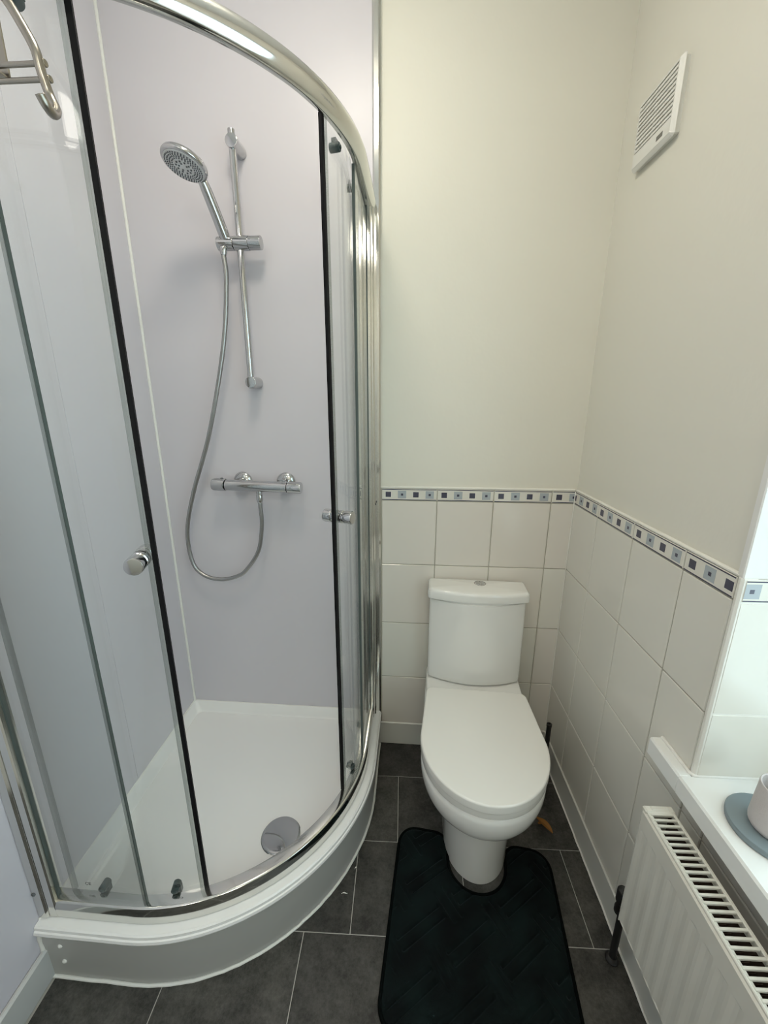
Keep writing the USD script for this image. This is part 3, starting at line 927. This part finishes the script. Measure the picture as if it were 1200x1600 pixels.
q = np.stack([I * nz + J, (I + 1) * nz + J, (I + 1) * nz + J + 1, I * nz + J + 1], -1).reshape(-1, 4)
back = v.copy()
back[:, 1] = .088
part('front_panel', RW(cat_([tm(v, q), rbox((RD_0 + .0056, .086, RZ0), (RD_1 - .004, .0945, RZ1 - .003), .002)])), 'radiator_enamel', rad)
part('end_panel', RW(rbox((RD_0, .040, RZ0 - .002), (RD_0 + .0028, .0985, RZ1), .001)), 'radiator_enamel', rad)
part('end_panel', RW(rbox((RD_1 - .003, .040, RZ0 - .002), (RD_1, .0985, RZ1), .001)), 'radiator_enamel', rad)
part('end_cap', RW(cat_([rbox((RD_0 - .001, .038, RZ1 - .014), (RD_0 + .0155, .098, RZ1 + .002), .003), rbox((RD_0 + .002, .050, RZ1), (RD_0 + .012, .086, RZ1 + .0045), .002)])), 'radiator_enamel', rad)
part('top_rail', RW(cat_([rbox((RD_0 + .015, .0915, RZ1 - .016), (RD_1, .0965, RZ1), .0015), rbox((RD_0 + .015, .040, RZ1 - .016), (RD_1, .0465, RZ1), .0015)])), 'radiator_enamel', rad)
k = 0
dpos = RD_0 + .0165
while dpos < RD_1 - .01:
    part('grille_bar', RW(rbox((dpos - .0022, .046, RZ1 - .006), (dpos + .0022, .092, RZ1 - .0005), .001)), 'radiator_enamel', rad)
    dpos += .0118
part('rear_panel', RW(rbox((RD_0 + .003, .038, RZ0), (RD_1 - .003, .043, RZ1 - .02), .001)), 'convector_rust', rad)
fins = [rbox((d_, .044, RZ0 + .03), (d_ + .0012, .086, RZ1 - .05), .0002) for d_ in np.arange(RD_0 + .02, RD_1 - .02, .0125)]
part('convector_fins', RW(cat_(fins)), 'convector_rust', rad, kind='stuff')
part('floor_pipe', RW(cat_([lathe([(.0085, 0), (.0085, .20)], (.668, .034, 0), (0, 0, 1), 20), lathe([(.0165, .0), (.017, .004), (.013, .010), (.010, .012)], (.668, .034, 0), (0, 0, 1), 24)])), 'pipe_black', rad, 40)
vlv = part('valve', RW(cat_([lathe([(.010, 0), (.0135, .004), (.0135, .018), (.0115, .022), (.0115, .038), (.0145, .042), (.0145, .074), (.012, .078), (.004, .080)], (.676, .046, .188), (0, 0, 1), 24), cyl((.676, .046, .222), (.76, .060, .300), .009)])), 'pipe_black', rad, 40)

# ------------------------------------------------------------------ on the window sill
DX, DY, UX, UY = .087, -.841, .082, -.846
dish = thing('round_dish', 'round blue-grey flat dish lying on the white window sill', 'dish', (DX, DY, SILL))
part('plate', lathe([(.0645, .0003), (.0668, .002), (.0675, .006), (.0675, .0105), (.0660, .0125), (.062, .0130), (.04, .0125), (.001, .0125)], (DX, DY, SILL), (0, 0, 1), 72), 'dish_blue', dish, 40)
cup = thing('tumbler', 'speckled pinkish-grey tumbler standing on the round blue-grey dish', 'tumbler', (UX, UY, SILL + .0126))
part('body', lathe([(.0275, 0), (.0320, .002), (.0350, .007), (.0362, .014), (.0328, .088), (.0322, .0905), (.0312, .0912), (.0298, .090), (.0292, .085), (.0322, .012), (.028, .006), (.001, .005)], (UX, UY, SILL + .0126), (0, 0, 1), 56), 'cup_stone', cup, 40)

# ------------------------------------------------------------------ small scraps on the floor
lf = thing('dried_leaf', 'dried orange-brown leaf scrap on the dark floor right of the toilet', 'leaf', (-.084, -.33, 0))
t = np.linspace(0, 1, 9)
w = .011 * np.sin(np.pi * np.clip(t, .06, 1)) ** .7
ax = np.array([-.108, -.298]) + np.outer(t, np.array([.040, -.052]))
pn = np.array([.052, .040]) / math.hypot(.052, .040)
zc = .006 + .008 * np.sin(t * 3)
ring = []
for k in range(9):
    a, b = ax[k] - pn * w[k], ax[k] + pn * w[k]
    ring.append([(*a, zc[k] + .003), (*ax[k], zc[k] - .001), (*b, zc[k] + .004), (*b, zc[k] + .0048), (*ax[k], zc[k] - .0002), (*a, zc[k] + .0038)])
part('blade', loft(np.array(ring), True), 'leaf_brown', lf)
sideb = loft(np.array([[(-.094 - .014 * s - .004 * c_, -.312 - .006 * s + .006 * c_, .003 + z_) for c_, z_ in ((-1 + s * .6, .004), (1 - s * .6, .004), (1 - s * .6, .0048), (-1 + s * .6, .0048))] for s in (0, .5, 1)]), True)
part('lobe', sideb, 'leaf_brown', lf)
for (x, y, L_, an, lab) in ((-.752, -.575, .020, .2, 'small curled white sealant scrap on the floor beside the curved shower tray'), (-.728, -.503, .010, 1.0, 'tiny white sealant fleck on the floor at the tray edge')):
    sc = thing('sealant_scrap', lab, 'scrap', (x, y, 0))
    pth = np.array([(x + L_ * (s - .5) * math.cos(an), y + L_ * (s - .5) * math.sin(an) + .002 * math.sin(5 * s), .002 + .002 * s) for s in np.linspace(0, 1, 8)])
    part('sliver', tube(pth, np.interp(np.linspace(0, 1, 8), [0, .5, 1], [.0005, .0019, .0006]), 6), 'sealant', sc, True)

# ------------------------------------------------------------------ ceiling lamps above and behind the view, the rear right one added as fill
for (x, y, r, m_, lab) in ((-.84, -.71, .14, 'lamp_glow', 'round ceiling light above the shower door'), (-1.22, -2.46, .20, 'lamp_glow_dim', 'dim opal ceiling light at the rear left of the bathroom'),
                           (-.40, -2.25, .25, 'lamp_glow_rear', 'large round ceiling light at the rear right of the bathroom')):
    cl_ = thing('ceiling_light', lab, 'ceiling light', (x, y, CEIL))
    part('base', lathe([(r + .012, 0), (r + .012, .02), (r + .004, .024), (r - .01, .024)], (x, y, CEIL), (0, 0, -1), 48), 'white_plastic', cl_, 40)
    part('diffuser', lathe([(r, .02), (r, .035), (r * .9, .055), (r * .6, .072), (r * .3, .079), (.001, .081)], (x, y, CEIL), (0, 0, -1), 48), m_, cl_, True)
